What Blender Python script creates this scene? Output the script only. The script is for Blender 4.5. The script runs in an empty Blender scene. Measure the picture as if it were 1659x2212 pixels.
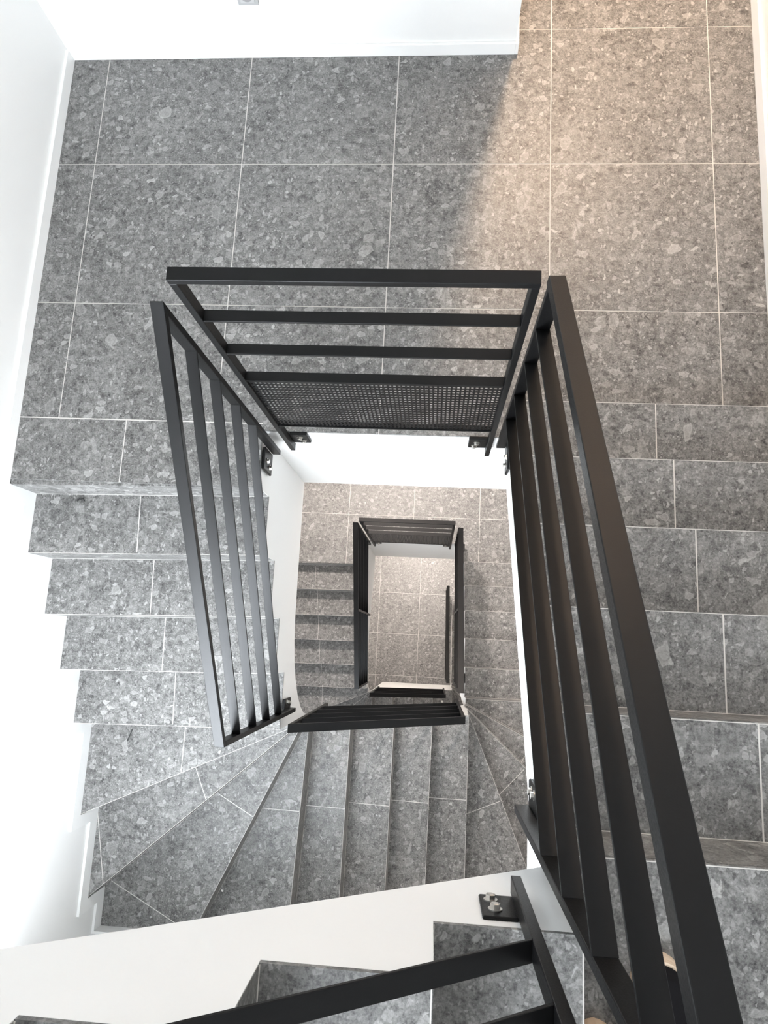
import bpy, bmesh, math, random
from mathutils import Vector, Matrix

random.seed(7)
S = bpy.context.scene
COL = S.collection

# ---------------------------------------------------------------- camera
cam_d = bpy.data.cameras.new('camera')
cam = bpy.data.objects.new('camera', cam_d)
COL.objects.link(cam)
R3 = Matrix(((0.99634526, -0.03745306, 0.07676846),
             (0.05096843, 0.98189095, -0.18246199),
             (-0.0685445, 0.18570791, 0.98021132)))
cam.matrix_world = Matrix.Translation((1.4195, -2.4145, 2.371)) @ R3.to_4x4()
cam_d.sensor_fit = 'HORIZONTAL'
cam_d.sensor_width = 36.0
cam_d.lens = 36.0 * 1488.7 / 1659.0
cam_d.clip_start = 0.02
S.camera = cam

# ---------------------------------------------------------------- view, sky, daylight
S.view_settings.view_transform = 'Standard'
S.view_settings.look = 'None'
S.view_settings.gamma = 1.0
S.view_settings.use_curve_mapping = False
S.view_settings.exposure = 0.2
W = bpy.data.worlds.new('sky')
S.world = W
W.use_nodes = True
W.node_tree.nodes['Background'].inputs['Color'].default_value = (0.75, 0.86, 1.0, 1)
W.node_tree.nodes['Background'].inputs['Strength'].default_value = 1.0

RISE = 3.853 / 22            # riser between the two upper landings
RISE2 = 4.077 / 23
ZB, ZC = -3.853, -7.93
COOL = (0.88, 0.94, 1.0)
WARM = (1.0, 0.71, 0.49)


def area_light(name, loc, rot, sx, sy, power, color, shape='RECTANGLE'):
    d = bpy.data.lights.new(name, 'AREA')
    d.shape = shape
    d.size = sx
    d.size_y = sy
    d.energy = power
    d.color = color
    o = bpy.data.objects.new(name, d)
    o.location = loc
    o.rotation_euler = rot
    COL.objects.link(o)
    return o


# stair windows in the front wall: x range, z range, daylight power
WINDOWS = ((0.05, 1.00, -4.10, -2.75, 24), (0.00, 0.95, 0.08, 1.36, 145), (-0.10, 0.95, 2.10, 3.50, 165))
for x0, x1, z0, z1, pw in WINDOWS:
    area_light('window_daylight', ((x0 + x1) / 2, -4.06, (z0 + z1) / 2), (math.radians(90), 0, 0), x1 - x0 - .06, z1 - z0 - .06, pw, COOL)
area_light('overhead_fill', (0.45, -2.4, 5.52), (0, 0, 0), 1.3, 2.3, 8, (0.96, 0.98, 1.0))  # added weak fill light below the closed ceiling; no skylight is built there

# ---------------------------------------------------------------- materials


def new_mat(name):
    m = bpy.data.materials.new(name)
    m.use_nodes = True
    nt = m.node_tree
    return m, nt, nt.nodes['Principled BSDF']


def N(nt, kind, **kw):
    n = nt.nodes.new(kind)
    for k, v in kw.items():
        if hasattr(n, k):
            setattr(n, k, v)
        else:
            n.inputs[k].default_value = v
    return n


def math_node(nt, op, a, b=None, c=None, clamp=False):
    n = nt.nodes.new('ShaderNodeMath')
    n.operation = op
    n.use_clamp = clamp
    for i, v in enumerate((a, b, c)):
        if v is None:
            continue
        if isinstance(v, (int, float)):
            n.inputs[i].default_value = v
        else:
            nt.links.new(v, n.inputs[i])
    return n.outputs[0]


def maprange(nt, v, a, b, c=0.0, d=1.0, smooth=False):
    n = nt.nodes.new('ShaderNodeMapRange')
    n.interpolation_type = 'SMOOTHSTEP' if smooth else 'LINEAR'
    nt.links.new(v, n.inputs[0])
    for i, x in enumerate((a, b, c, d)):
        n.inputs[i + 1].default_value = x
    return n.outputs[0]


def mixf(nt, f, a, b):
    n = nt.nodes.new('ShaderNodeMix')
    n.data_type = 'FLOAT'
    for i, v in ((0, f), (2, a), (3, b)):
        if isinstance(v, (int, float)):
            n.inputs[i].default_value = v
        else:
            nt.links.new(v, n.inputs[i])
    return n.outputs[0]


def stone_material():
    m, nt, bs = new_mat('pebbled_stone')
    L = nt.links.new
    tc = N(nt, 'ShaderNodeTexCoord')
    at = N(nt, 'ShaderNodeAttribute', attribute_name='tid')
    wn = N(nt, 'ShaderNodeTexWhiteNoise', noise_dimensions='1D')
    L(at.outputs['Fac'], wn.inputs['W'])
    off = N(nt, 'ShaderNodeVectorMath', operation='MULTIPLY_ADD')
    L(wn.outputs['Color'], off.inputs[0])
    off.inputs[1].default_value = (37, 41, 29)
    L(tc.outputs['Object'], off.inputs[2])
    nz = N(nt, 'ShaderNodeTexNoise', Scale=30.0, Detail=4.0, Roughness=0.6)
    L(off.outputs[0], nz.inputs['Vector'])
    ds = N(nt, 'ShaderNodeVectorMath', operation='MULTIPLY_ADD')
    L(nz.outputs['Color'], ds.inputs[0])
    ds.inputs[1].default_value = (0.020, 0.020, 0.020)
    L(off.outputs[0], ds.inputs[2])
    vec = ds.outputs[0]
    # matrix: soft blotches and grit
    n1 = N(nt, 'ShaderNodeTexNoise', Scale=5.0, Detail=4.0, Roughness=0.6)
    L(off.outputs[0], n1.inputs['Vector'])
    n3 = N(nt, 'ShaderNodeTexNoise', Scale=34.0, Detail=4.0, Roughness=0.65)
    L(off.outputs[0], n3.inputs['Vector'])
    n2 = N(nt, 'ShaderNodeTexNoise', Scale=170.0, Detail=4.0, Roughness=0.75)
    L(off.outputs[0], n2.inputs['Vector'])
    v = maprange(nt, n1.outputs['Fac'], 0.3, 0.7, 0.115, 0.175)
    v = math_node(nt, 'ADD', v, maprange(nt, n3.outputs['Fac'], 0.3, 0.7, -0.070, 0.070))
    v = math_node(nt, 'ADD', v, maprange(nt, n2.outputs['Fac'], 0.3, 0.7, -0.090, 0.090))

    def layer(v, scale, keep, e0, e1, lo, hi, bias, opacity, rim=0.0, stretch=(1, 1, 1)):
        """angular fragments: Voronoi cells shrunk from their edges, some of them left out"""
        mp = N(nt, 'ShaderNodeVectorMath', operation='MULTIPLY')
        L(vec, mp.inputs[0])
        mp.inputs[1].default_value = stretch
        vo = N(nt, 'ShaderNodeTexVoronoi', feature='F1', Scale=scale)
        L(mp.outputs[0], vo.inputs['Vector'])
        ve = N(nt, 'ShaderNodeTexVoronoi', feature='DISTANCE_TO_EDGE', Scale=scale)
        L(mp.outputs[0], ve.inputs['Vector'])
        sp = N(nt, 'ShaderNodeSeparateColor')
        L(vo.outputs['Color'], sp.inputs[0])
        sel = maprange(nt, sp.outputs[0], keep, keep + 0.02)
        shrink = math_node(nt, 'MULTIPLY', sp.outputs[2], 0.16)
        e = math_node(nt, 'SUBTRACT', ve.outputs['Distance'], shrink)
        body = maprange(nt, e, e0, e1, 0.0, 1.0, True)
        tone = math_node(nt, 'POWER', sp.outputs[1], bias)
        val = maprange(nt, tone, 0, 1, lo, hi)
        val = math_node(nt, 'ADD', val, maprange(nt, n2.outputs['Fac'], 0.3, 0.7, -0.045, 0.045))
        val = math_node(nt, 'ADD', val, maprange(nt, n3.outputs['Fac'], 0.3, 0.7, -0.025, 0.025))
        if rim:
            val = math_node(nt, 'ADD', val, maprange(nt, e, e1, e1 + 0.10, rim, -rim * 0.3))
        op = math_node(nt, 'MULTIPLY', maprange(nt, sp.outputs[2], 0, 1, 0.55, 1.0), opacity)
        mask = math_node(nt, 'MULTIPLY', math_node(nt, 'MULTIPLY', sel, body), op)
        return mixf(nt, mask, v, val)
    v = layer(v, 130, 0.50, 0.02, 0.16, 0.03, 0.40, 1.25, 0.8)
    v = layer(v, 64, 0.66, 0.03, 0.12, 0.045, 0.40, 1.3, 0.9, 0.02, (1.25, .85, 1))
    v = layer(v, 30, 0.84, 0.02, 0.22, 0.035, 0.085, 1.0, 0.80, 0.0, (1, 1.2, 1))
    v = layer(v, 35, 0.76, 0.04, 0.10, 0.055, 0.38, 1.1, 0.9, 0.045, (.85, 1.25, 1))
    v = layer(v, 18, 0.83, 0.06, 0.11, 0.09, 0.34, 0.9, 0.8, 0.06, (1.2, .9, 1))
    # thin cracks of the matrix between the fragments
    ve = N(nt, 'ShaderNodeTexVoronoi', feature='DISTANCE_TO_EDGE', Scale=48.0)
    L(vec, ve.inputs['Vector'])
    crack = maprange(nt, ve.outputs['Distance'], 0.0, 0.05, 0.80, 1.0)
    v = math_node(nt, 'MULTIPLY', v, crack)
    v = math_node(nt, 'MAXIMUM', v, 0.025)
    cb = N(nt, 'ShaderNodeCombineColor')
    L(v, cb.inputs[0])
    L(math_node(nt, 'MULTIPLY', v, 0.985), cb.inputs[1])
    L(math_node(nt, 'MULTIPLY', v, 0.955), cb.inputs[2])
    L(cb.outputs[0], bs.inputs['Base Color'])
    bs.inputs['Roughness'].default_value = 0.44
    bs.inputs['Specular IOR Level'].default_value = 0.5
    bp = N(nt, 'ShaderNodeBump', Strength=0.12, Distance=0.002)
    L(n2.outputs['Fac'], bp.inputs['Height'])
    L(bp.outputs[0], bs.inputs['Normal'])
    return m


def plain(name, col, rough=0.6, metal=0.0, spec=0.5, bump=None):
    m, nt, bs = new_mat(name)
    bs.inputs['Base Color'].default_value = (*col, 1)
    bs.inputs['Roughness'].default_value = rough
    bs.inputs['Metallic'].default_value = metal
    bs.inputs['Specular IOR Level'].default_value = spec
    if bump:
        tc = N(nt, 'ShaderNodeTexCoord')
        nz = N(nt, 'ShaderNodeTexNoise', Scale=bump[0], Detail=4.0)
        nt.links.new(tc.outputs['Object'], nz.inputs['Vector'])
        bp = N(nt, 'ShaderNodeBump', Strength=bump[1], Distance=0.002)
        nt.links.new(nz.outputs['Fac'], bp.inputs['Height'])
        nt.links.new(bp.outputs[0], bs.inputs['Normal'])
        mr = maprange(nt, nz.outputs['Fac'], 0.3, 0.7, rough - 0.06, rough + 0.06)
        nt.links.new(mr, bs.inputs['Roughness'])
    return m


def emissive(name, col, strength):
    m, nt, bs = new_mat(name)
    bs.inputs['Base Color'].default_value = (*col, 1)
    bs.inputs['Emission Color'].default_value = (*col, 1)
    bs.inputs['Emission Strength'].default_value = strength
    return m


def glass_material():
    m, nt, bs = new_mat('window_glass')
    tr = N(nt, 'ShaderNodeBsdfTransparent')
    gl = N(nt, 'ShaderNodeBsdfGlossy', Roughness=0.02)
    mx = N(nt, 'ShaderNodeMixShader', Fac=0.06)
    nt.links.new(tr.outputs[0], mx.inputs[1])
    nt.links.new(gl.outputs[0], mx.inputs[2])
    nt.links.new(mx.outputs[0], nt.nodes['Material Output'].inputs[0])
    return m


M_STONE = stone_material()
M_GROUT = plain('pale_grout', (0.56, 0.54, 0.51), 0.85)
M_WHITE = plain('white_paint', (0.77, 0.77, 0.76), 0.6, bump=(180.0, 0.05))
M_TRIM = plain('white_skirting_paint', (0.80, 0.80, 0.79), 0.4)
M_BLACK = plain('black_powder_coat', (0.0045, 0.0045, 0.0047), 0.40, 0.0, 0.19, bump=(420.0, 0.05))
M_BOLT = plain('zinc_bolt', (0.55, 0.53, 0.50), 0.32, 1.0)
M_PLATE = plain('white_plastic', (0.80, 0.80, 0.79), 0.35)
M_SOCKET = plain('light_grey_plastic', (0.36, 0.36, 0.36), 0.35)
M_INSERT = plain('off_white_plastic', (0.42, 0.42, 0.42), 0.35)
M_GREYPL = plain('grey_plastic', (0.25, 0.25, 0.25), 0.4)
M_RUBBER = plain('cream_rubber', (0.62, 0.50, 0.38), 0.6)
M_CANVAS = plain('black_canvas', (0.008, 0.008, 0.009), 0.9, 0.0, 0.1)
M_THREAD = plain('white_thread', (0.75, 0.73, 0.70), 0.8)
M_LAMP = emissive('warm_lamp_glass', (1.0, 0.78, 0.55), 3.0)
M_GLASS = glass_material()
M_PLASTER = plain('white_plaster_crumb', (0.85, 0.84, 0.82), 0.9)
M_SCRAP = plain('dark_scrap', (0.02, 0.02, 0.02), 0.6)

# ---------------------------------------------------------------- mesh helpers


class MB:
    """collects polygons of several materials and builds ONE mesh object"""

    def __init__(self):
        self.v, self.f, self.m, self.t = [], [], [], []

    def poly(self, pts, mi=0, tid=0.0):
        i = len(self.v)
        self.v += [tuple(p) for p in pts]
        self.f.append(list(range(i, i + len(pts))))
        self.m.append(mi)
        self.t.append(tid)

    def hexa(self, b, t, mi=0, tid=0.0):
        """b, t: two rings of the same length (bottom, top), counter-clockwise from above"""
        n = len(b)
        i = len(self.v)
        self.v += [tuple(p) for p in b] + [tuple(p) for p in t]
        fs = [list(range(i + n - 1, i - 1, -1)), list(range(i + n, i + 2 * n))]
        for k in range(n):
            j = (k + 1) % n
            fs.append([i + k, i + j, i + n + j, i + n + k])
        self.f += fs
        self.m += [mi] * len(fs)
        self.t += [tid] * len(fs)

    def box(self, x0, x1, y0, y1, z0, z1, mi=0, tid=0.0):
        x0, x1 = min(x0, x1), max(x0, x1)
        y0, y1 = min(y0, y1), max(y0, y1)
        z0, z1 = min(z0, z1), max(z0, z1)
        r = [(x0, y0), (x1, y0), (x1, y1), (x0, y1)]
        self.hexa([(x, y, z0) for x, y in r], [(x, y, z1) for x, y in r], mi, tid)

    def prism(self, pts, z0, z1, mi=0, tid=0.0):
        pts = ccw(pts)
        self.hexa([(x, y, z0) for x, y in pts], [(x, y, z1) for x, y in pts], mi, tid)

    def cyl(self, c, axis, r, h, n=20, mi=0, r2=None):
        c = Vector(c)
        a = Vector(axis).normalized()
        u = a.orthogonal().normalized()
        w = a.cross(u)
        r2 = r if r2 is None else r2
        ring = lambda rr, hh: [c + a * hh + (u * math.cos(2 * math.pi * k / n) + w * math.sin(2 * math.pi * k / n)) * rr for k in range(n)]
        self.hexa(ring(r, 0), ring(r2, h), mi)

    def strip(self, a, b, z, w, mi=1, lift=0.0006):
        """thin flush joint on a level surface, from a to b (plan points)"""
        a, b = Vector(a), Vector(b)
        d = (b - a).normalized()
        n = Vector((-d.y, d.x)) * w / 2
        p = [a - n, b - n, b + n, a + n]
        self.poly([(q.x, q.y, z + lift) for q in p], mi, 0.0)

    def build(self, name, mats, parent=None, bevel=0.0, smooth=False):
        me = bpy.data.meshes.new(name)
        o = Vector((0, 0, 0)) if parent is None else origin_of(parent)
        me.from_pydata([tuple(Vector(v) - o) for v in self.v], [], self.f)
        for mm in (mats if isinstance(mats, (list, tuple)) else [mats]):
            me.materials.append(mm)
        for p, mi in zip(me.polygons, self.m):
            p.material_index = mi
            p.use_smooth = smooth
        at = me.attributes.new('tid', 'FLOAT', 'FACE')
        at.data.foreach_set('value', [float(x) for x in self.t])
        me.validate()
        ob = bpy.data.objects.new(name, me)
        COL.objects.link(ob)
        if parent is not None:
            ob.parent = parent
        if bevel:
            b = ob.modifiers.new('bevel', 'BEVEL')
            b.width = bevel
            b.segments = 2
            b.limit_method = 'ANGLE'
        return ob


def origin_of(o):
    v = Vector((0, 0, 0))
    while o is not None:
        v += o.location
        o = o.parent
    return v


def ccw(pts):
    a = sum(p[0] * q[1] - q[0] * p[1] for p, q in zip(pts, list(pts[1:]) + [pts[0]]))
    return list(pts) if a > 0 else list(reversed(pts))


def thing(name, label, cat, loc, group=None):
    o = bpy.data.objects.new(name, None)
    o.location = loc
    o.empty_display_size = 0.1
    COL.objects.link(o)
    return tag(o, label, cat, group)


def tag(o, label, cat, group=None):
    o['label'] = label
    o['category'] = cat
    if group:
        o['group'] = group
    return o


def struct(o, label=None):
    o['kind'] = 'structure'
    if label:
        o['label'] = label
    return o


# ---------------------------------------------------------------- room shell
XW, XE = -0.150, 2.566          # faces of the skirtings
YN, YS = -0.115, -3.860
WX, EX = XW - 0.012, XE + 0.012  # wall faces
NY, SY = YN + 0.012, YS - 0.012
ZLO, ZHI = ZC - 0.3, 5.60
CORX = 1.657                    # end of the back wall, corner of the corridor

b = MB(); b.box(WX - 0.2, WX, SY - 0.2, 3.2, ZLO, ZHI)
struct(b.build('wall_left', M_WHITE))
b = MB(); b.box(EX, EX + 0.2, SY - 0.2, 3.2, ZLO, ZHI)
struct(b.build('wall_right', M_WHITE))
b = MB(); b.box(WX, CORX, NY, 3.0, ZLO, ZHI)
struct(b.build('wall_back', M_WHITE))
b = MB(); b.box(WX, EX, 3.0, 3.2, ZLO, ZHI)
struct(b.build('wall_corridor', M_WHITE))
# front wall with a stair window per storey
b = MB()
y0, y1 = SY - 0.2, SY
zz = ZLO
for wx0, wx1, wz0, wz1, pw in WINDOWS:
    b.box(WX, EX, y0, y1, zz, wz0)
    b.box(WX, wx0, y0, y1, wz0, wz1)
    b.box(wx1, EX, y0, y1, wz0, wz1)
    zz = wz1
b.box(WX, EX, y0, y1, zz, ZHI)
struct(b.build('wall_front', M_WHITE))
for i, (x0, x1, z0, z1, pw) in enumerate(WINDOWS):
    b = MB()
    ya, yb = SY - 0.15, SY - 0.09
    for bx in ((x0, x1, z0, z0 + .05), (x0, x1, z1 - .05, z1), (x0, x0 + .05, z0 + .05, z1 - .05),
               (x1 - .05, x1, z0 + .05, z1 - .05)):
        b.box(bx[0], bx[1], ya, yb, bx[2], bx[3])
    wf = struct(b.build('window_%d' % (i + 1), M_TRIM))
    g = MB(); g.box(x0 + .05, x1 - .05, SY - .125, SY - .119, z0 + .05, z1 - .05)
    g.build('pane', M_GLASS, wf)
b = MB(); b.box(WX, EX, SY, 3.0, ZHI, ZHI + 0.2)
struct(b.build('ceiling', M_WHITE))
b = MB(); b.box(WX, EX, -1.25, NY, 3.45, 3.60); b.box(CORX, EX, NY, 3.0, 2.42, 3.60)
struct(b.build('ceiling', M_WHITE))

TID = [1.0]


def tid():
    TID[0] += 1.0
    return TID[0]


def tiled_floor(name, rects, z, xs, ys, slab, extra=()):
    """rects: list of (x0,x1,y0,y1,xs,ys); tiles are boxes with a grout bed showing in the joints"""
    b = MB()
    g = 0.0019
    for (x0, x1, ya, yb, xx, yy) in rects:
        xx = xs if xx is None else xx
        yy = ys if yy is None else yy
        b.poly([(x0, ya, z - .0012), (x1, ya, z - .0012), (x1, yb, z - .0012), (x0, yb, z - .0012)], 1)
        cx = [x0] + [x for x in xx if x0 + .01 < x < x1 - .01] + [x1]
        cy = [ya] + [y for y in yy if ya + .01 < y < yb - .01] + [yb]
        for i in range(len(cx) - 1):
            for j in range(len(cy) - 1):
                gx0 = g if i else 0
                gx1 = g if i < len(cx) - 2 else 0
                gy0 = g if j else 0
                gy1 = g if j < len(cy) - 2 else 0
                p = [(cx[i] + gx0, cy[j] + gy0), (cx[i + 1] - gx1, cy[j] + gy0),
                     (cx[i + 1] - gx1, cy[j + 1] - gy1), (cx[i] + gx0, cy[j + 1] - gy1)]
                b.hexa([(x, y, z - .012) for x, y in p], [(x, y, z) for x, y in p], 0, tid())
    for a, c, zz in extra:
        b.strip(a, c, zz, .004)
    f = struct(b.build(name, [M_STONE, M_GROUT]))
    s = MB()
    for bx in slab:
        s.box(*bx)
    s.build('slab', M_WHITE, f)
    return f


XG = [-0.6 + 0.6 * i for i in range(8)]
YG = [-1.2, -0.6, 0.0, 0.6, 1.2, 1.8, 2.4]
WEA = -1.688                    # landing edge at the stair well, upper landing
WL, WR = 0.780, 1.672           # faces of the stair well
tiled_floor('floor', [
    (WX, WL - .004, -1.9, -1.663, [0.262], []),
    (WX, WL - .004, -1.663, NY, None, None),
    (WL - .004, WR, WEA, NY, [x for x in XG if x > WL], None),
    (WR, EX, -1.612, NY, [1.8, 2.4], None),
    (CORX, EX, NY, 3.0, None, None)], 0.0, XG, YG,
    [(WX, EX, WEA + .0, NY, -0.24, -0.0125), (WX, EX, WEA, WEA + .22, -0.83, -0.24), (CORX, EX, NY, 3.0, -0.24, -0.0125)],
    [((WX, -1.663), (WL - .004, -1.663), 0.0)])
XGB = [0.0078 - 0.6 + 0.6 * i for i in range(8)]
YGB = [-1.2878 + 0.6 * i for i in range(8)]
WEB = -1.525
tiled_floor('floor', [
    (WX, WL, -1.746, NY, None, None),
    (WL, WR, WEB, NY, [x for x in XGB if x > WL], None),
    (WR, EX, -1.704, NY, None, None),
    (CORX, EX, NY, 3.0, None, None)], ZB, XGB, YGB,
    [(WX, EX, WEB, NY, ZB - .24, ZB - .0125), (WX, EX, WEB, WEB + .22, ZB - 1.16, ZB - .24), (CORX, EX, NY, 3.0, ZB - .24, ZB - .0125)])
XGC = [0.6113 - 1.2 + 0.6 * i for i in range(8)]
YGC = [-1.7134 - 1.8 + 0.6 * i for i in range(12)]
tiled_floor('floor', [(WX, EX, SY, NY, None, None), (CORX, EX, NY, 3.0, None, None)], ZC, XGC, YGC,
            [(WX, EX, SY, 3.0, ZC - .25, ZC - .0125)])

# skirtings
b = MB(); b.box(WX, CORX + .0, YN, NY, 0.0, 0.052)
struct(b.build('baseboard_back', M_TRIM, bevel=.002))
b = MB(); b.box(XE, EX, -1.612, 3.0, 0.0, 0.055)
struct(b.build('baseboard_right', M_TRIM, bevel=.002))
b = MB(); b.box(CORX, CORX + .012, YN, 3.0, 0.0, 0.052)
struct(b.build('baseboard_corridor', M_TRIM, bevel=.002))

# ---------------------------------------------------------------- staircases
SWX, SEX, SSY = WX + .0015, EX - .0015, SY + .0015   # just clear of the wall paint


def seg_box(b, p, q, t, z0, z1, mi=0, td=0.0, side=1):
    """vertical board from plan point p to q, thickness t on the given side"""
    p, q = Vector(p), Vector(q)
    d = (q - p).normalized()
    n = Vector((-d.y, d.x)) * t * side
    b.prism([p, q, q + n, p + n], z0, z1, mi, td)


def staircase(label, loc, treads, risers, body, cat='staircase'):
    """treads: (polygon, z, joints, front edge or None); risers: (p, q, z0, z1, side); body: (polygon, z top, z list)"""
    t = thing('staircase', label, cat, loc)
    s = MB()
    for poly, zt, zs in body:
        a = sum(p[0] * q[1] - q[0] * p[1] for p, q in zip(poly, list(poly[1:]) + [poly[0]]))
        if a < 0:
            poly = list(reversed(poly)); zs = list(reversed(zs))
        s.hexa([(x, y, z) for (x, y), z in zip(poly, zs)], [(x, y, zt) for x, y in poly])
    s.build('stair_body', M_WHITE, t)
    for poly, z, joints, front in treads:
        b = MB()
        b.prism(poly, z - .008, z, 0, tid())
        for j in joints:
            b.strip(j[0], j[1], z, .0034)
        if front:
            b.strip(front[0], front[1], z, .0018)
        b.build('tread', [M_STONE, M_GROUT], t)
    for p, q, z0, z1, side in risers:
        b = MB()
        dv = (Vector(q) - Vector(p)).normalized()
        nv = Vector((-dv.y, dv.x)) * .001 * -side
        p, q = Vector(p) + nv + dv * .0015, Vector(q) + nv - dv * .003
        seg_box(b, p, q, .02, z0 + .0005, z1 - .0085, 0, tid(), side)
        # pale joint along the foot of the riser
        seg_box(b, p, q, -.0012, z0 + .0006, z0 + .0026, 1, 0.0, side)
        b.build('riser', [M_STONE, M_GROUT], t)
    return t


def lerp(a, b, f):
    return (a[0] + (b[0] - a[0]) * f, a[1] + (b[1] - a[1]) * f)


# --- middle staircase: from the upper landing (z 0) down to the lower landing; risers as plan segments, inner -> outer
LX, RX = 0.775, 1.675
SIN = -2.850
seg = {1: ((LX, -1.897), (SWX, -1.919)), 2: ((LX, -2.124), (SWX, -2.153)), 3: ((LX, -2.348), (SWX, -2.381)),
       4: ((LX, -2.576), (SWX, -2.607)), 5: ((LX, -2.818), (SWX, -2.845)),
       6: ((LX, -2.838), (SWX, -3.270)), 7: ((LX + .001, SIN), (SWX, -3.680)), 8: ((LX + .004, SIN), (0.307, SSY)),
       9: ((LX + .008, SIN), (0.747, SSY)), 10: ((0.985, SIN), (0.977, SSY)), 11: ((1.217, SIN), (1.209, SSY)),
       12: ((1.437, SIN), (1.429, SSY)), 13: ((1.663, SIN), (1.664, SSY)), 14: ((1.669, SIN), (2.103, SSY)),
       15: ((RX, SIN + .002), (SEX, -3.655)), 16: ((RX, -2.832), (SEX, -3.256)), 17: ((RX, -2.800), (SEX, -2.803)),
       18: ((RX, -2.587), (SEX, -2.589)), 19: ((RX, -2.368), (SEX, -2.372)), 20: ((RX, -2.143), (SEX, -2.140)),
       21: ((RX, -1.926), (SEX, -1.922)), 22: ((RX, -1.704), (SEX, -1.702))}
soff = {1: -.845, 2: -.85, 3: -.862, 4: -.948, 5: -1.36, 6: -1.44, 7: -1.62, 8: -1.82, 9: -1.95, 10: -2.05, 11: -2.22, 12: -2.4,
        13: -2.85, 14: -3.35, 15: -3.75, 16: -3.85, 17: -3.82, 18: -3.86, 19: -3.92, 20: -3.98, 21: -4.05, 22: -4.10}
jn = {1: [((.271, -1.916), (.282, -2.133))], 2: [((.28, -2.143), (.288, -2.363))], 3: [((.285, -2.372), (.293, -2.587))],
      4: [((.289, -2.598), (.299, -2.825))], 5: [((.297, -2.835), (.297, -3.057))],
      6: [((.305, -3.060), (.374, -3.210)), ((-.156, -3.280), (-.084, -3.612))],
      7: [((.381, -3.215), (.562, -3.310)), ((-.121, -3.655), (.240, -3.830))], 8: [((.565, -3.309), (.763, -3.312))],
      9: [((.764, -3.320), (.981, -3.323))], 10: [((.983, -3.328), (1.211, -3.333))], 11: [((1.213, -3.337), (1.432, -3.341))],
      12: [((1.435, -3.346), (1.663, -3.346))], 13: [((1.668, -3.467), (1.885, -3.374))], 14: [((1.892, -3.374), (2.053, -3.203))],
      15: [((2.045, -3.209), (2.079, -3.147))]}


def flight(seg, n, z0, rise, soff, joints, corners, sub={}):
    treads, risers, body = [], [], []
    ks = sorted(seg)
    for k in ks:
        (i0, o0) = seg[k]
        zt = z0 - k * rise
        risers.append((i0, o0, zt, zt + rise, -1))
        if k + 1 in seg:
            (i1, o1) = seg[k + 1]
            poly = [i0] + corners.get(('i', k), []) + [i1, o1] + corners.get(('o', k), []) + [o0]
            zs = ([soff[k]] + [(soff[k] + soff[k + 1]) / 2] * len(corners.get(('i', k), [])) + [soff[k + 1], soff[k + 1]] +
                  [(soff[k] + soff[k + 1]) / 2] * len(corners.get(('o', k), [])) + [soff[k]])
            treads.append((poly, zt, joints.get(k, []), (i1, o1)))
            if k in sub:
                fs = [(0.0, soff[k])] + sub[k] + [(1.0, soff[k + 1])]
                for (fa, za), (fb, zb_) in zip(fs, fs[1:]):
                    body.append(([lerp(i0, i1, fa), lerp(i0, i1, fb), lerp(o0, o1, fb), lerp(o0, o1, fa)], zt - .0085, [za, zb_, zb_, za]))
            else:
                body.append((poly, zt - .0085, zs))
    return treads, risers, body


tr, ri, bo = flight(seg, 22, 0.0, RISE, soff, jn, {('i', 6): [(LX, SIN)], ('i', 14): [(RX, SIN)], ('o', 7): [(SWX, SSY)], ('o', 14): [(SEX, SSY)]},
                    {3: [(.45, -.888), (.8, -.919)], 4: [(.19, -.980), (.51, -1.061), (.75, -1.149), (.93, -1.256)]})
# short piece of the upper landing's stringer, under its projecting strip of tiles
bo.append(([(LX, -1.897), (LX, WEA), (SWX, WEA), (SWX, -1.919)], -.0125, [-.845, -.84, -.84, -.845]))
staircase('middle grey stone staircase winding down from the large tiled landing to the brownish landing below', (0.3, -2.6, ZB),
          tr, ri, bo)

# --- lower staircase: lower landing down to the ground floor
SIN2 = -2.965
RX2 = 1.690
seg2 = {1: ((LX, -1.746), (SWX, -1.760)), 2: ((LX, -1.972), (SWX, -1.984)), 3: ((LX, -2.203), (SWX, -2.216)),
        4: ((LX, -2.436), (SWX, -2.450)), 5: ((LX, -2.667), (SWX, -2.684)), 6: ((LX, -2.900), (SWX, -2.918)),
        7: ((LX, -2.955), (SWX, -3.350)), 8: ((LX + .001, SIN2), (SWX, -3.790)), 9: ((LX + .003, SIN2), (0.367, SSY)),
        10: ((LX + .006, SIN2), (0.770, SSY)), 11: ((0.996, SIN2), (0.998, SSY)), 12: ((1.222, SIN2), (1.224, SSY)),
        13: ((1.447, SIN2), (1.449, SSY)), 14: ((1.677, SIN2), (1.680, SSY)), 15: ((1.684, SIN2), (2.13, SSY)),
        16: ((RX2, SIN2 + .004), (SEX, -3.72)), 17: ((RX2, -2.948), (SEX, -3.34)), 18: ((RX2, -2.925), (SEX, -2.93)),
        19: ((RX2, -2.697), (SEX, -2.70)), 20: ((RX2, -2.470), (SEX, -2.472)), 21: ((RX2, -2.245), (SEX, -2.247)),
        22: ((RX2, -2.015), (SEX, -2.017)), 23: ((RX2, -1.800), (SEX, -1.802)), 24: ((RX2, -1.79), (SEX, -1.792))}
soff2 = {k: ZB - k * RISE2 - .45 for k in seg2}
soff2.update({1: -4.98, 2: -4.86, 3: -4.76, 4: -4.72, 5: -4.80, 6: -5.0, 7: -5.2, 8: -5.9, 9: -6.9, 10: -7.12, 11: -7.14, 12: -7.15, 13: -7.17, 14: -7.2, 15: -7.3, 16: -7.4, 17: -7.5})
for k in seg2:
    soff2[k] = max(soff2[k], ZC - .012) if k > 10 else soff2[k]
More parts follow.
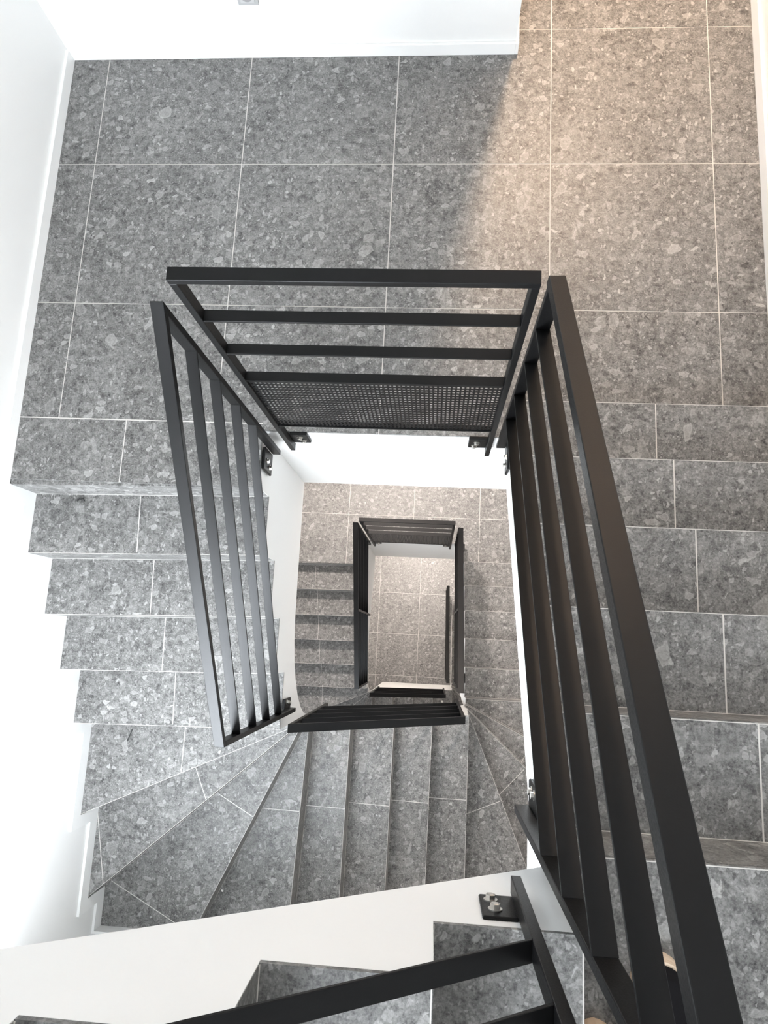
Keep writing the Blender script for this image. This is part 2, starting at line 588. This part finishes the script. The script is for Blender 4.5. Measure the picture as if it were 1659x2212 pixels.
jn2 = {1: [((.302, -1.765), (.309, -1.976))], 2: [((.309, -1.98), (.314, -2.207))], 3: [((.303, -2.211), (.31, -2.44))],
       4: [((.303, -2.445), (.31, -2.672))], 5: [((.304, -2.677), (.315, -2.906))], 6: [((.303, -2.91), (.313, -3.148))]}
tr, ri, bo = flight({k: v for k, v in seg2.items()}, 23, ZB, RISE2, soff2, jn2,
                    {('i', 7): [(LX, SIN2)], ('i', 15): [(RX2, SIN2)], ('o', 8): [(SWX, SSY)], ('o', 15): [(SEX, SSY)]})
tr = tr[:22]; ri = ri[:23]; bo = bo[:22]
bo.append(([(LX, -1.746), (LX, WEB), (SWX, WEB), (SWX, -1.760)], ZB - .0125, [-4.98, -5.0, -5.0, -4.98]))
staircase('lowest grey stone staircase, seen small, from the brownish landing down to the ground floor', (0.3, -2.6, ZC), tr, ri, bo)

# --- upper staircase: from the upper landing up along the right wall, flat corner, then along the front wall
UY = {1: -1.612, 2: -1.848, 3: -2.084, 4: -2.313, 5: -2.540, 6: -2.767}
UX = {7: 1.662, 8: 1.437, 9: 1.212, 10: 0.990, 11: 0.770}
UIN = -2.832


def su(y):
    return -.145 + .725 * (-y - 1.844)


def sx(x):
    return .925 + .675 * (1.622 - x)


tr, ri, bo = [], [], []
uj = {1: 2.115, 2: 2.108, 3: 2.100, 4: 2.091, 5: 2.0815}
for k in range(1, 7):
    y = UY[k]
    ri.append(((WR, y), (SEX, y), (k - 1) * RISE, k * RISE, -1))
    if k < 6:
        y2 = UY[k + 1]
        poly = [(WR, y), (SEX, y), (SEX, y2), (WR, y2)]
        tr.append((poly, k * RISE, [((uj[k], y - .002), (uj[k], y2 + .001))], ((WR, y - .002), (SEX, y - .002))))
        bo.append((poly, k * RISE - .0085, [su(y), su(y), su(y2), su(y2)]))
z6 = 6 * RISE
poly = [(WR, UY[6]), (SEX, UY[6]), (SEX, SSY), (UX[7], SSY), (UX[7], UIN), (WR, UIN)]
tr.append((poly, z6, [((2.07, UY[6]), (2.07, SSY)), ((UX[7], -3.37), (SEX, -3.37))], ((WR, UY[6] - .002), (SEX, UY[6] - .002))))
bo.append((poly, z6 - .0085, [su(UY[6]), su(UY[6]), .62, .62, .60, .57]))
for k in range(7, 12):
    x = UX[k]
    ri.append(((x, UIN), (x, SSY), (k - 1) * RISE, k * RISE, -1))
    x2 = UX.get(k + 1, SWX)
    poly = [(x, UIN), (x2, UIN), (x2, SSY), (x, SSY)]
    jx = [((x, -3.33), (x2, -3.33))]
    tr.append((poly, k * RISE, jx, ((x - .002, UIN), (x - .002, SSY))))
    e = sx(x2) if k < 11 else sx(.70)
    bo.append((poly, k * RISE - .0085, [sx(x), e, e, sx(x)]))
staircase('nearest grey stone staircase climbing along the right side to the bottom of the view', (2.1, -2.4, 0.0), tr, ri, bo)

# stepped skirting on the left wall beside the middle staircase, and a straight one along the landing
b = MB()
H = .07
b.box(WX, XW, -1.919, YN, 0.0, H * .75)
yk = {k: seg[k][1][1] for k in range(1, 8)}
for k in range(1, 8):
    z0, z1 = -k * RISE, -(k - 1) * RISE
    y = yk[k]
    yn = yk.get(k + 1, SY)
    b.box(WX, XW, yn, y, z0, z0 + H)
    zt = z1 + (H if k > 1 else H * .75)
    b.box(WX, XW, y - .055, y, z0 + H, zt)
struct(b.build('baseboard_left', M_TRIM))
b = MB()
b.box(XW, .307, SY, YS, -7 * RISE, -7 * RISE + H)
for k in range(8, 13):
    x0, x1 = seg[k][1][0], seg[k + 1][1][0]
    b.box(x0, x1, SY, YS, -k * RISE, -k * RISE + H)
    b.box(x0, x0 + .055, SY, YS, -k * RISE + H, -(k - 1) * RISE + H)
struct(b.build('baseboard_front', M_TRIM))
b = MB()
for k in range(1, 6):
    b.box(XE, EX, UY[k + 1] - .0, UY[k], k * RISE, k * RISE + H)
    b.box(XE, EX, UY[k] , UY[k] + .055, (k - 1) * RISE + (H if k > 1 else .055), k * RISE + H)
b.box(XE, EX, SY, UY[6], z6, z6 + H)
struct(b.build('baseboard_right', M_TRIM))

# ---------------------------------------------------------------- railings


def beam(b, p, q, axis, w, t, down=True):
    """flat bar from p to q (centre of the top face for width w along `axis` 'x'/'y'), plumb-cut, t thick downwards"""
    p, q = Vector(p), Vector(q)
    o = Vector((w / 2, 0, 0)) if axis == 'x' else Vector((0, w / 2, 0))
    dz = Vector((0, 0, -t))
    top = [p - o, q - o, q + o, p + o]
    if (top[1] - top[0]).cross(top[3] - top[0]).z < 0:
        top = [p + o, q + o, q - o, p - o]
    b.hexa([v + dz for v in top], top)


def hexbolt(parent, c, n):
    """hex head with washer on a plate; n = outward direction"""
    b = MB()
    b.cyl(c, n, .0115, .002, 20)
    c2 = Vector(c) + Vector(n).normalized() * .002
    b.cyl(c2, n, .0085, .007, 6)
    c3 = c2 + Vector(n).normalized() * .007
    b.cyl(c3, n, .0075, .001, 6, r2=.006)
    b.build('bolt', M_BOLT, parent)


def bracket(root, x, y, z, n, bolts):
    """plate given by ranges x, y, z; n outward; bolts list of centres on the outer face"""
    b = MB(); b.box(x[0], x[1], y[0], y[1], z[0], z[1])
    br = b.build('bracket', M_BLACK, root, bevel=.003)
    for c in bolts:
        hexbolt(br, c, n)


def rail_run(label, group, loc, axis, p, q, zp, zq, w, posts, bars, t_top=.018, t_bar=.007, over=(0.0, 0.0), brackets=()):
    """sloped railing in a vertical plane; p,q: plan points of the two ends (centre line); zp,zq: top of the rail there.
    posts: (fraction, bottom z or drop); bars: (z at p, z at q)"""
    root = thing('railing', label, 'railing', loc, group)
    P, Q = Vector((*p, zp)), Vector((*q, zq))
    d = (Q - P)
    L = math.hypot(d.x, d.y)
    u = d / L
    P2, Q2 = P - u * over[0], Q + u * over[1]
    b = MB(); beam(b, P2, Q2, axis, w, t_top)
    b.build('top_rail', M_BLACK, root, bevel=.0015)
    pt = .017
    for s, zb in posts:
        c = P + d * s
        b = MB()
        hw = w / 2 - .0004
        if s == 0:
            a0, a1 = 0.0, pt
        elif s == 1:
            a0, a1 = -pt, 0.0
        else:
            a0, a1 = -pt / 2, pt / 2
        e0, e1 = c + u * a0, c + u * a1
        o = Vector((hw, 0, 0)) if axis == 'x' else Vector((0, hw, 0))
        ring = [(e0 - o), (e1 - o), (e1 + o), (e0 + o)]
        if (ring[1] - ring[0]).cross(ring[3] - ring[0]).z < 0:
            ring = [ring[0], ring[3], ring[2], ring[1]]
        b.hexa([(v.x, v.y, zb) for v in ring], [(v.x, v.y, v.z - t_top) for v in ring])
        b.build('post', M_BLACK, root, bevel=.0015)
    f0 = pt / L
    for za, zb in bars:
        A = Vector((P.x, P.y, za)); B = Vector((Q.x, Q.y, zb))
        dd = B - A
        b = MB(); beam(b, A + dd * f0, B - dd * f0, axis, w - .001, t_bar)
        b.build('bar', M_BLACK, root, bevel=.001)
    for br in brackets:
        bracket(root, *br)
    return root


def well_rail(label, loc, x0, x1, y0, y1, ztop, zbot, bars, panel, brackets):
    """level railing at a landing edge with bars and a perforated sheet"""
    root = thing('railing', label, 'railing', loc, 'railings across the landing edge')
    b = MB(); b.box(x0, x1, y0, y1, ztop - .018, ztop)
    b.build('top_rail', M_BLACK, root, bevel=.0015)
    for a, c in ((x0, x0 + .017), (x1 - .017, x1)):
        b = MB(); b.box(a, c, y0 + .0004, y1 - .0004, zbot, ztop - .018)
        b.build('post', M_BLACK, root, bevel=.0015)
    for z in bars:
        b = MB(); b.box(x0 + .017, x1 - .017, y0 + .001, y1 - .001, z - .007, z)
        b.build('bar', M_BLACK, root, bevel=.001)
    z1, z0 = panel
    xa, xb = x0 + .017, x1 - .017
    yc = (y0 + y1) / 2 - .006
    nx = int(round((xb - xa - .012) / .0125)); nz = int(round((z1 - z0 - .01) / .0200))
    mx, mz = (xb - xa) / nx, (z1 - z0) / nz
    b = MB()
    hx, hz = .0036, .0070
    for i in range(nx):
        for j in range(nz):
            cx, cz = xa + (i + .5) * mx, z0 + (j + .5) * mz
            O = [(cx - mx / 2, cz - mz / 2), (cx + mx / 2, cz - mz / 2), (cx + mx / 2, cz + mz / 2), (cx - mx / 2, cz + mz / 2)]
            I = [(cx - hx, cz - hz), (cx + hx, cz - hz), (cx + hx, cz + hz), (cx - hx, cz + hz)]
            for k in range(4):
                l = (k + 1) % 4
                b.poly([(O[k][0], yc, O[k][1]), (O[l][0], yc, O[l][1]), (I[l][0], yc, I[l][1]), (I[k][0], yc, I[k][1])])
    pn = b.build('perforated_panel', M_BLACK, root)
    m = pn.modifiers.new('thickness', 'SOLIDIFY'); m.thickness = .002; m.offset = 0
    b = MB(); b.box(xa, xb, y0 + .004, y1 - .004, z0 - .007, z0)
    b.build('bar', M_BLACK, root, bevel=.001)
    for br in brackets:
        bracket(root, *br)
    return root


# upper landing
well_rail('black metal railing with perforated lower panel across the upper landing edge, top centre', (1.23, -1.71, -.13),
          .857, 1.604, -1.725, -1.695, 1.128, -.13, (.946, .765, .583), (.576, .165),
          [((.874, .938), (-1.700, WEA), (-.105, -.005), (0, -1, 0), [(.908, -1.700, -.035), (.915, -1.700, -.075)]),
           ((1.523, 1.588), (-1.700, WEA), (-.105, .005), (0, -1, 0), [(1.552, -1.700, -.035), (1.545, -1.700, -.075)])])
rail_run('black metal stair railing left of the well, pale blue sheen at its lower end', 'railings beside the straight flights', (.805, -2.24, -.8),
         'x', (.805, -1.728), (.805, -2.750), 1.045, .283, .031, [(0, -.122), (1, -.80)],
         [(.838, .100), (.650, -.104), (.450, -.306), (.255, -.514)], t_top=.023,
         brackets=[((WL, .790), (-1.828, -1.745), (-.13, -.012), (1, 0, 0), [(.790, -1.79, -.05), (.790, -1.805, -.092)]),
                   ((WL, .790), (-2.745, -2.690), (-.825, -.700), (1, 0, 0), [(.790, -2.705, -.735), (.790, -2.712, -.785)])])
rail_run('largest black stair railing, sloping down the right side, far end lit warm brown', 'railings beside the straight flights', (1.647, -2.24, -.13),
         'x', (1.644, -1.683), (1.644, -2.797), 1.078, 1.862, .034, [(0, -.10), (1, .62)],
         [(.872, 1.660), (.680, 1.442), (.447, 1.245), (.228, 1.036)], t_top=.033, over=(.010, 0),
         brackets=[((1.662, WR), (-1.795, -1.690), (-.125, -.03), (-1, 0, 0), [(1.662, -1.745, -.055), (1.662, -1.765, -.095)]),
                   ((1.662, WR), (-2.790, -2.722), (.61, .745), (-1, 0, 0), [(1.662, -2.742, .66), (1.662, -2.742, .705)])])
rail_run('black railing cut by the bottom edge, bolted by a plate to the white stair side', 'railings over the front flights', (1.2, -2.81, 1.09),
         'y', (1.584, -2.810), (.800, -2.810), 2.33, 2.88, .030, [(0, 1.095), (1, 1.63)],
         [(1.342, 1.90), (1.509, 2.07), (1.72, 2.28), (1.93, 2.49)],
         brackets=[((1.513, 1.570), (-2.826, UIN), (1.100, 1.198), (0, 1, 0), [(1.531, -2.826, 1.128), (1.535, -2.826, 1.168)])])

# lower landing
well_rail('small black railing with perforated panel across the lower landing edge, deep in the well', (1.2, -1.55, ZB - .15),
          .842, 1.558, -1.556, -1.526, -2.655, -4.02, (-2.83, -3.03, -3.24), (-3.247, -3.76),
          [((.859, .915), (-1.534, WEB), (-4.00, -3.89), (0, -1, 0), [(.890, -1.534, -3.925), (.890, -1.534, -3.965)]),
           ((1.485, 1.541), (-1.534, WEB), (-4.00, -3.89), (0, -1, 0), [(1.510, -1.534, -3.925), (1.510, -1.534, -3.965)])])
rail_run('black stair railing on the left deep in the well, beside the dark-edged lower steps', 'railings beside the straight flights', (.80, -2.2, ZC + 3.4),
         'x', (.800, -1.540), (.800, -2.830), -2.80, -3.57, .040, [(0, -3.95), (.5, -4.30), (1, -4.45)],
         [(-3.02, -3.77), (-3.24, -3.97), (-3.46, -4.17), (-3.68, -4.37)], t_bar=.008,
         brackets=[((WL, .782), (-1.62, -1.545), (-3.95, -3.86), (1, 0, 0), []), ((WL, .782), (-2.825, -2.76), (-4.43, -4.32), (1, 0, 0), [])])
rail_run('black stair railing on the right deep in the well, leading up from the lower landing', 'railings beside the straight flights', (1.605, -2.1, ZB),
         'x', (1.605, -1.538), (1.605, -2.705), -2.868, -1.935, .040, [(0, -3.80), (.55, -3.30), (1, -3.05)],
         [(-3.07, -2.15), (-3.27, -2.35), (-3.47, -2.55), (-3.67, -2.75)], t_bar=.008,
         brackets=[((1.625, RX), (-1.60, -1.54), (-3.80, -3.72), (-1, 0, 0), []), ((1.625, RX), (-2.70, -2.63), (-3.05, -2.95), (-1, 0, 0), [])])
rail_run('long dark railing across the middle of the well over the winding grey steps', 'railings over the front flights', (1.2, -2.8, -2.2),
         'y', (.832, -2.7975), (1.598, -2.785), -.585, -1.195, .036, [(0, -1.62), (1, -2.28)],
         [(-.80, -1.40), (-1.01, -1.61), (-1.21, -1.81), (-1.41, -2.01)], t_bar=.008,
         brackets=[((.849, .90), (-2.832, SIN), (-1.62, -1.54), (0, 1, 0), []), ((1.53, 1.581), (-2.832, SIN), (-2.28, -2.20), (0, 1, 0), [])])
rail_run('shorter dark railing behind the long one, deepest of the two crossing the well', 'railings over the front flights', (1.2, -2.93, -6.2),
         'y', (.838, -2.938), (1.582, -2.957), -4.44, -5.05, .038, [(0, -5.50), (1, -6.15)],
         [(-4.65, -5.26), (-4.86, -5.47), (-5.07, -5.68), (-5.28, -5.89)], t_bar=.008,
         brackets=[((.855, .90), (-2.968, SIN2), (-5.50, -5.42), (0, 1, 0), []), ((1.52, 1.565), (-2.978, SIN2), (-6.15, -6.07), (0, 1, 0), [])])
rail_run('lowest short black railing rising from the ground floor tiles, right of the well', 'railings beside the straight flights', (1.607, -2.2, ZC),
         'x', (1.607, -1.655), (1.607, -2.845), -6.90, -5.44, .034, [(0, ZC), (1, -6.55)],
         [(-7.11, -5.65), (-7.32, -5.86), (-7.53, -6.07), (-7.74, -6.28)], t_bar=.008)

# ---------------------------------------------------------------- small things
# socket on the back wall
so = thing('wall_socket', 'white square wall socket on the back wall, cut by the top edge of the photo', 'socket', (.648, NY, .2715))
b = MB(); b.box(.609, .687, NY - .009, NY, .2325, .3105); b.build('cover_plate', M_SOCKET, so, bevel=.003)
b = MB(); b.box(.621, .675, NY - .012, NY - .009, .2445, .2985); b.build('socket_insert', M_INSERT, so, bevel=.002)
b = MB(); b.cyl((.648, NY - .012, .2715), (0, -1, 0), .021, .0015, 32); rg = b.build('socket_recess', M_GREYPL, so)
for dx in (-.0095, .0095):
    b = MB(); b.cyl((.648 + dx, NY - .0135, .2715), (0, -1, 0), .0025, .0006, 12); b.build('contact_hole', M_CANVAS, rg)

# ceiling lamps of the corridors
def ceiling_lamp(x, y, z, label, power, color=(1.0, .885, .81)):
    t = thing('ceiling_light', label, 'lamp', (x, y, z), 'corridor ceiling lights')
    b = MB(); b.cyl((x, y, z - .03), (0, 0, 1), .17, .03, 40); b.build('base', M_PLATE, t)
    b = MB(); b.cyl((x, y, z - .07), (0, 0, 1), .13, .04, 40, r2=.155); b.build('diffuser', M_LAMP, t)
    o = area_light('lamp_glow', (x, y, z - .085), (0, 0, 0), .21, .21, power, color, 'DISK')
    return t


ceiling_lamp(1.85, 0.85, 2.42, 'round warm ceiling light above the corridor beside the upper landing', 70, WARM)
ceiling_lamp(1.95, 0.9, -.24, 'round warm ceiling light above the corridor beside the lower landing', 60)
ceiling_lamp(0.80, -0.30, -.24, 'round warm ceiling light over the lower landing, under the upper one', 130)
ceiling_lamp(1.20, -0.75, ZB - .24, 'round warm ceiling light over the ground floor, under the lower landing', 165)


def sneaker(label, x, y, ang, z):
    """low sneaker, toe at (x, y) pointing +Y turned by ang"""
    L, Wd = .285, .098
    root = thing('sneaker', label, 'shoe', (x, y - L, z), 'pair of sneakers')
    ca, sa = math.cos(ang), math.sin(ang)

    def tf(u, v, h):     # u along the shoe (0 heel .. 1 toe), v across, metres
        dx, dy = v, -(1 - u) * L
        return (x + ca * dx - sa * dy, y + sa * dx + ca * dy, z + h)

    def half(u):
        pts = [(0, 0), (.02, .55), (.08, .74), (.25, .78), (.45, .80), (.62, .95), (.75, 1.0), (.86, .90), (.94, .66), (.985, .34), (1, 0)]
        for (a, va), (c, vc) in zip(pts, pts[1:]):
            if a <= u <= c:
                return (va + (vc - va) * (u - a) / (c - a)) * Wd / 2
        return 0
    us = [0, .008, .02, .05, .1, .18, .27, .36, .45, .54, .62, .69, .75, .80, .85, .89, .925, .955, .975, .99, 1]

    def outline(scale, du0=0.0, du1=0.0):
        o = []
        for u in us:
            o.append((u, half(u) * scale))
        r = [(du0 + u * (1 - du0 - du1), w) for u, w in o]
        return [(u, w) for u, w in r] + [(u, -w) for u, w in reversed(r[1:-1])]

    def loft(levels, mat, name, parent):
        rings = [[tf(u, v, h) for u, v in outline(s, d0, d1)] for s, d0, d1, h in levels]
        b = MB()
        for r0, r1 in zip(rings, rings[1:]):
            n = len(r0)
            for k in range(n):
                l = (k + 1) % n
                b.poly([r0[k], r1[k], r1[l], r0[l]])
        b.poly(rings[0]); b.poly(list(reversed(rings[-1])))
        o = b.build(name, mat, parent, smooth=True)
        return o
    loft([(1.0, 0, 0, 0), (1.03, -.004, -.004, .006), (1.03, -.004, -.004, .026), (1.0, 0, 0, .031)], M_RUBBER, 'sole', root)
    up = loft([(.95, .015, .02, .0305), (.93, .02, .03, .045), (.84, .03, .075, .058), (.66, .04, .17, .068), (.56, .05, .33, .080), (.50, .055, .47, .094), (.42, .07, .55, .100)], M_CANVAS, 'upper', root)
    loft([(.985, .004, .006, .0305), (.975, .008, .010, .040), (.95, .012, .02, .041)], M_RUBBER, 'foxing_rim', root)
    # stitched seam and laces
    for k in range(5):
        u = .70 - k * .055
        h = .073 + k * .006
        b = MB()
        a, c = tf(u, -.022, h), tf(u + .006, .022, h)
        b.hexa([tf(u, -.022, h), tf(u, .022, h), tf(u + .018, .022, h), tf(u + .018, -.022, h)],
               [tf(u, -.022, h + .005), tf(u, .022, h + .005), tf(u + .018, .022, h + .005), tf(u + .018, -.022, h + .005)])
        b.build('lace', M_THREAD, root, bevel=.0015)
    b = MB()
    for row in (0, 1):
        for k in range(-9, 10):
            v = k * .0042
            u = .735 - abs(v) * 2.4 + row * .022
            hh = .0668 - abs(v) * .25
            b.hexa([tf(u, v - .0013, hh - .008), tf(u, v + .0013, hh - .008), tf(u + .005, v + .0013, hh - .008), tf(u + .005, v - .0013, hh - .008)],
                   [tf(u, v - .0013, hh), tf(u, v + .0013, hh), tf(u + .005, v + .0013, hh), tf(u + .005, v - .0013, hh)])
    b.build('stitching', M_THREAD, root)
    return root


sneaker('black sneaker with cream rubber toe rim, seen between the railing bars at lower right', 1.822, -2.908, math.radians(-4), z6 + .0005)
sneaker('sneaker at the very bottom edge of the view, only its tan toe showing', 1.713, -3.020, math.radians(1), z6 + .0005)


def scrap(name, label, pts, r, mat, cat):
    b = MB()
    for p, q in zip(pts, pts[1:]):
        b.cyl(p, Vector(q) - Vector(p), r, (Vector(q) - Vector(p)).length * 1.03, 8)
    return tag(b.build(name, mat), label, cat)


z1 = -RISE + .0025
scrap('wire_scrap', 'small curled dark wire on the first step below the landing, at its riser', [(.020, -1.944, z1), (.026, -1.936, z1), (.036, -1.933, z1), (.045, -1.936, z1), (.050, -1.942, z1)], .0016, M_SCRAP, 'wire scrap')
z5 = -5 * RISE + .003
scrap('wood_splinter', 'thin dark splinter lying on the wide step under the left railing', [(.030, -2.935, z5), (.040, -2.905, z5), (.048, -2.880, z5)], .003, M_SCRAP, 'splinter')


def crumb(label, x, y, z, s):
    b = MB()
    b.hexa([(x - s, y - s * .7, z), (x + s * .9, y - s, z), (x + s, y + s * .6, z), (x - s * .6, y + s, z)],
           [(x - s * .5, y - s * .3, z + s), (x + s * .4, y - s * .5, z + s * .8), (x + s * .5, y + s * .3, z + s), (x - s * .3, y + s * .4, z + s * .7)])
    return tag(b.build('plaster_crumb', M_PLASTER), label, 'plaster crumb', 'plaster crumbs on the steps')


crumb('white plaster crumb on the dark winding step at lower left', .392, -3.72, -8 * RISE, .006)
crumb('white plaster crumb on the small grey step behind the two crossing railings', 1.565, -3.10, ZB - 13 * RISE2, .014)
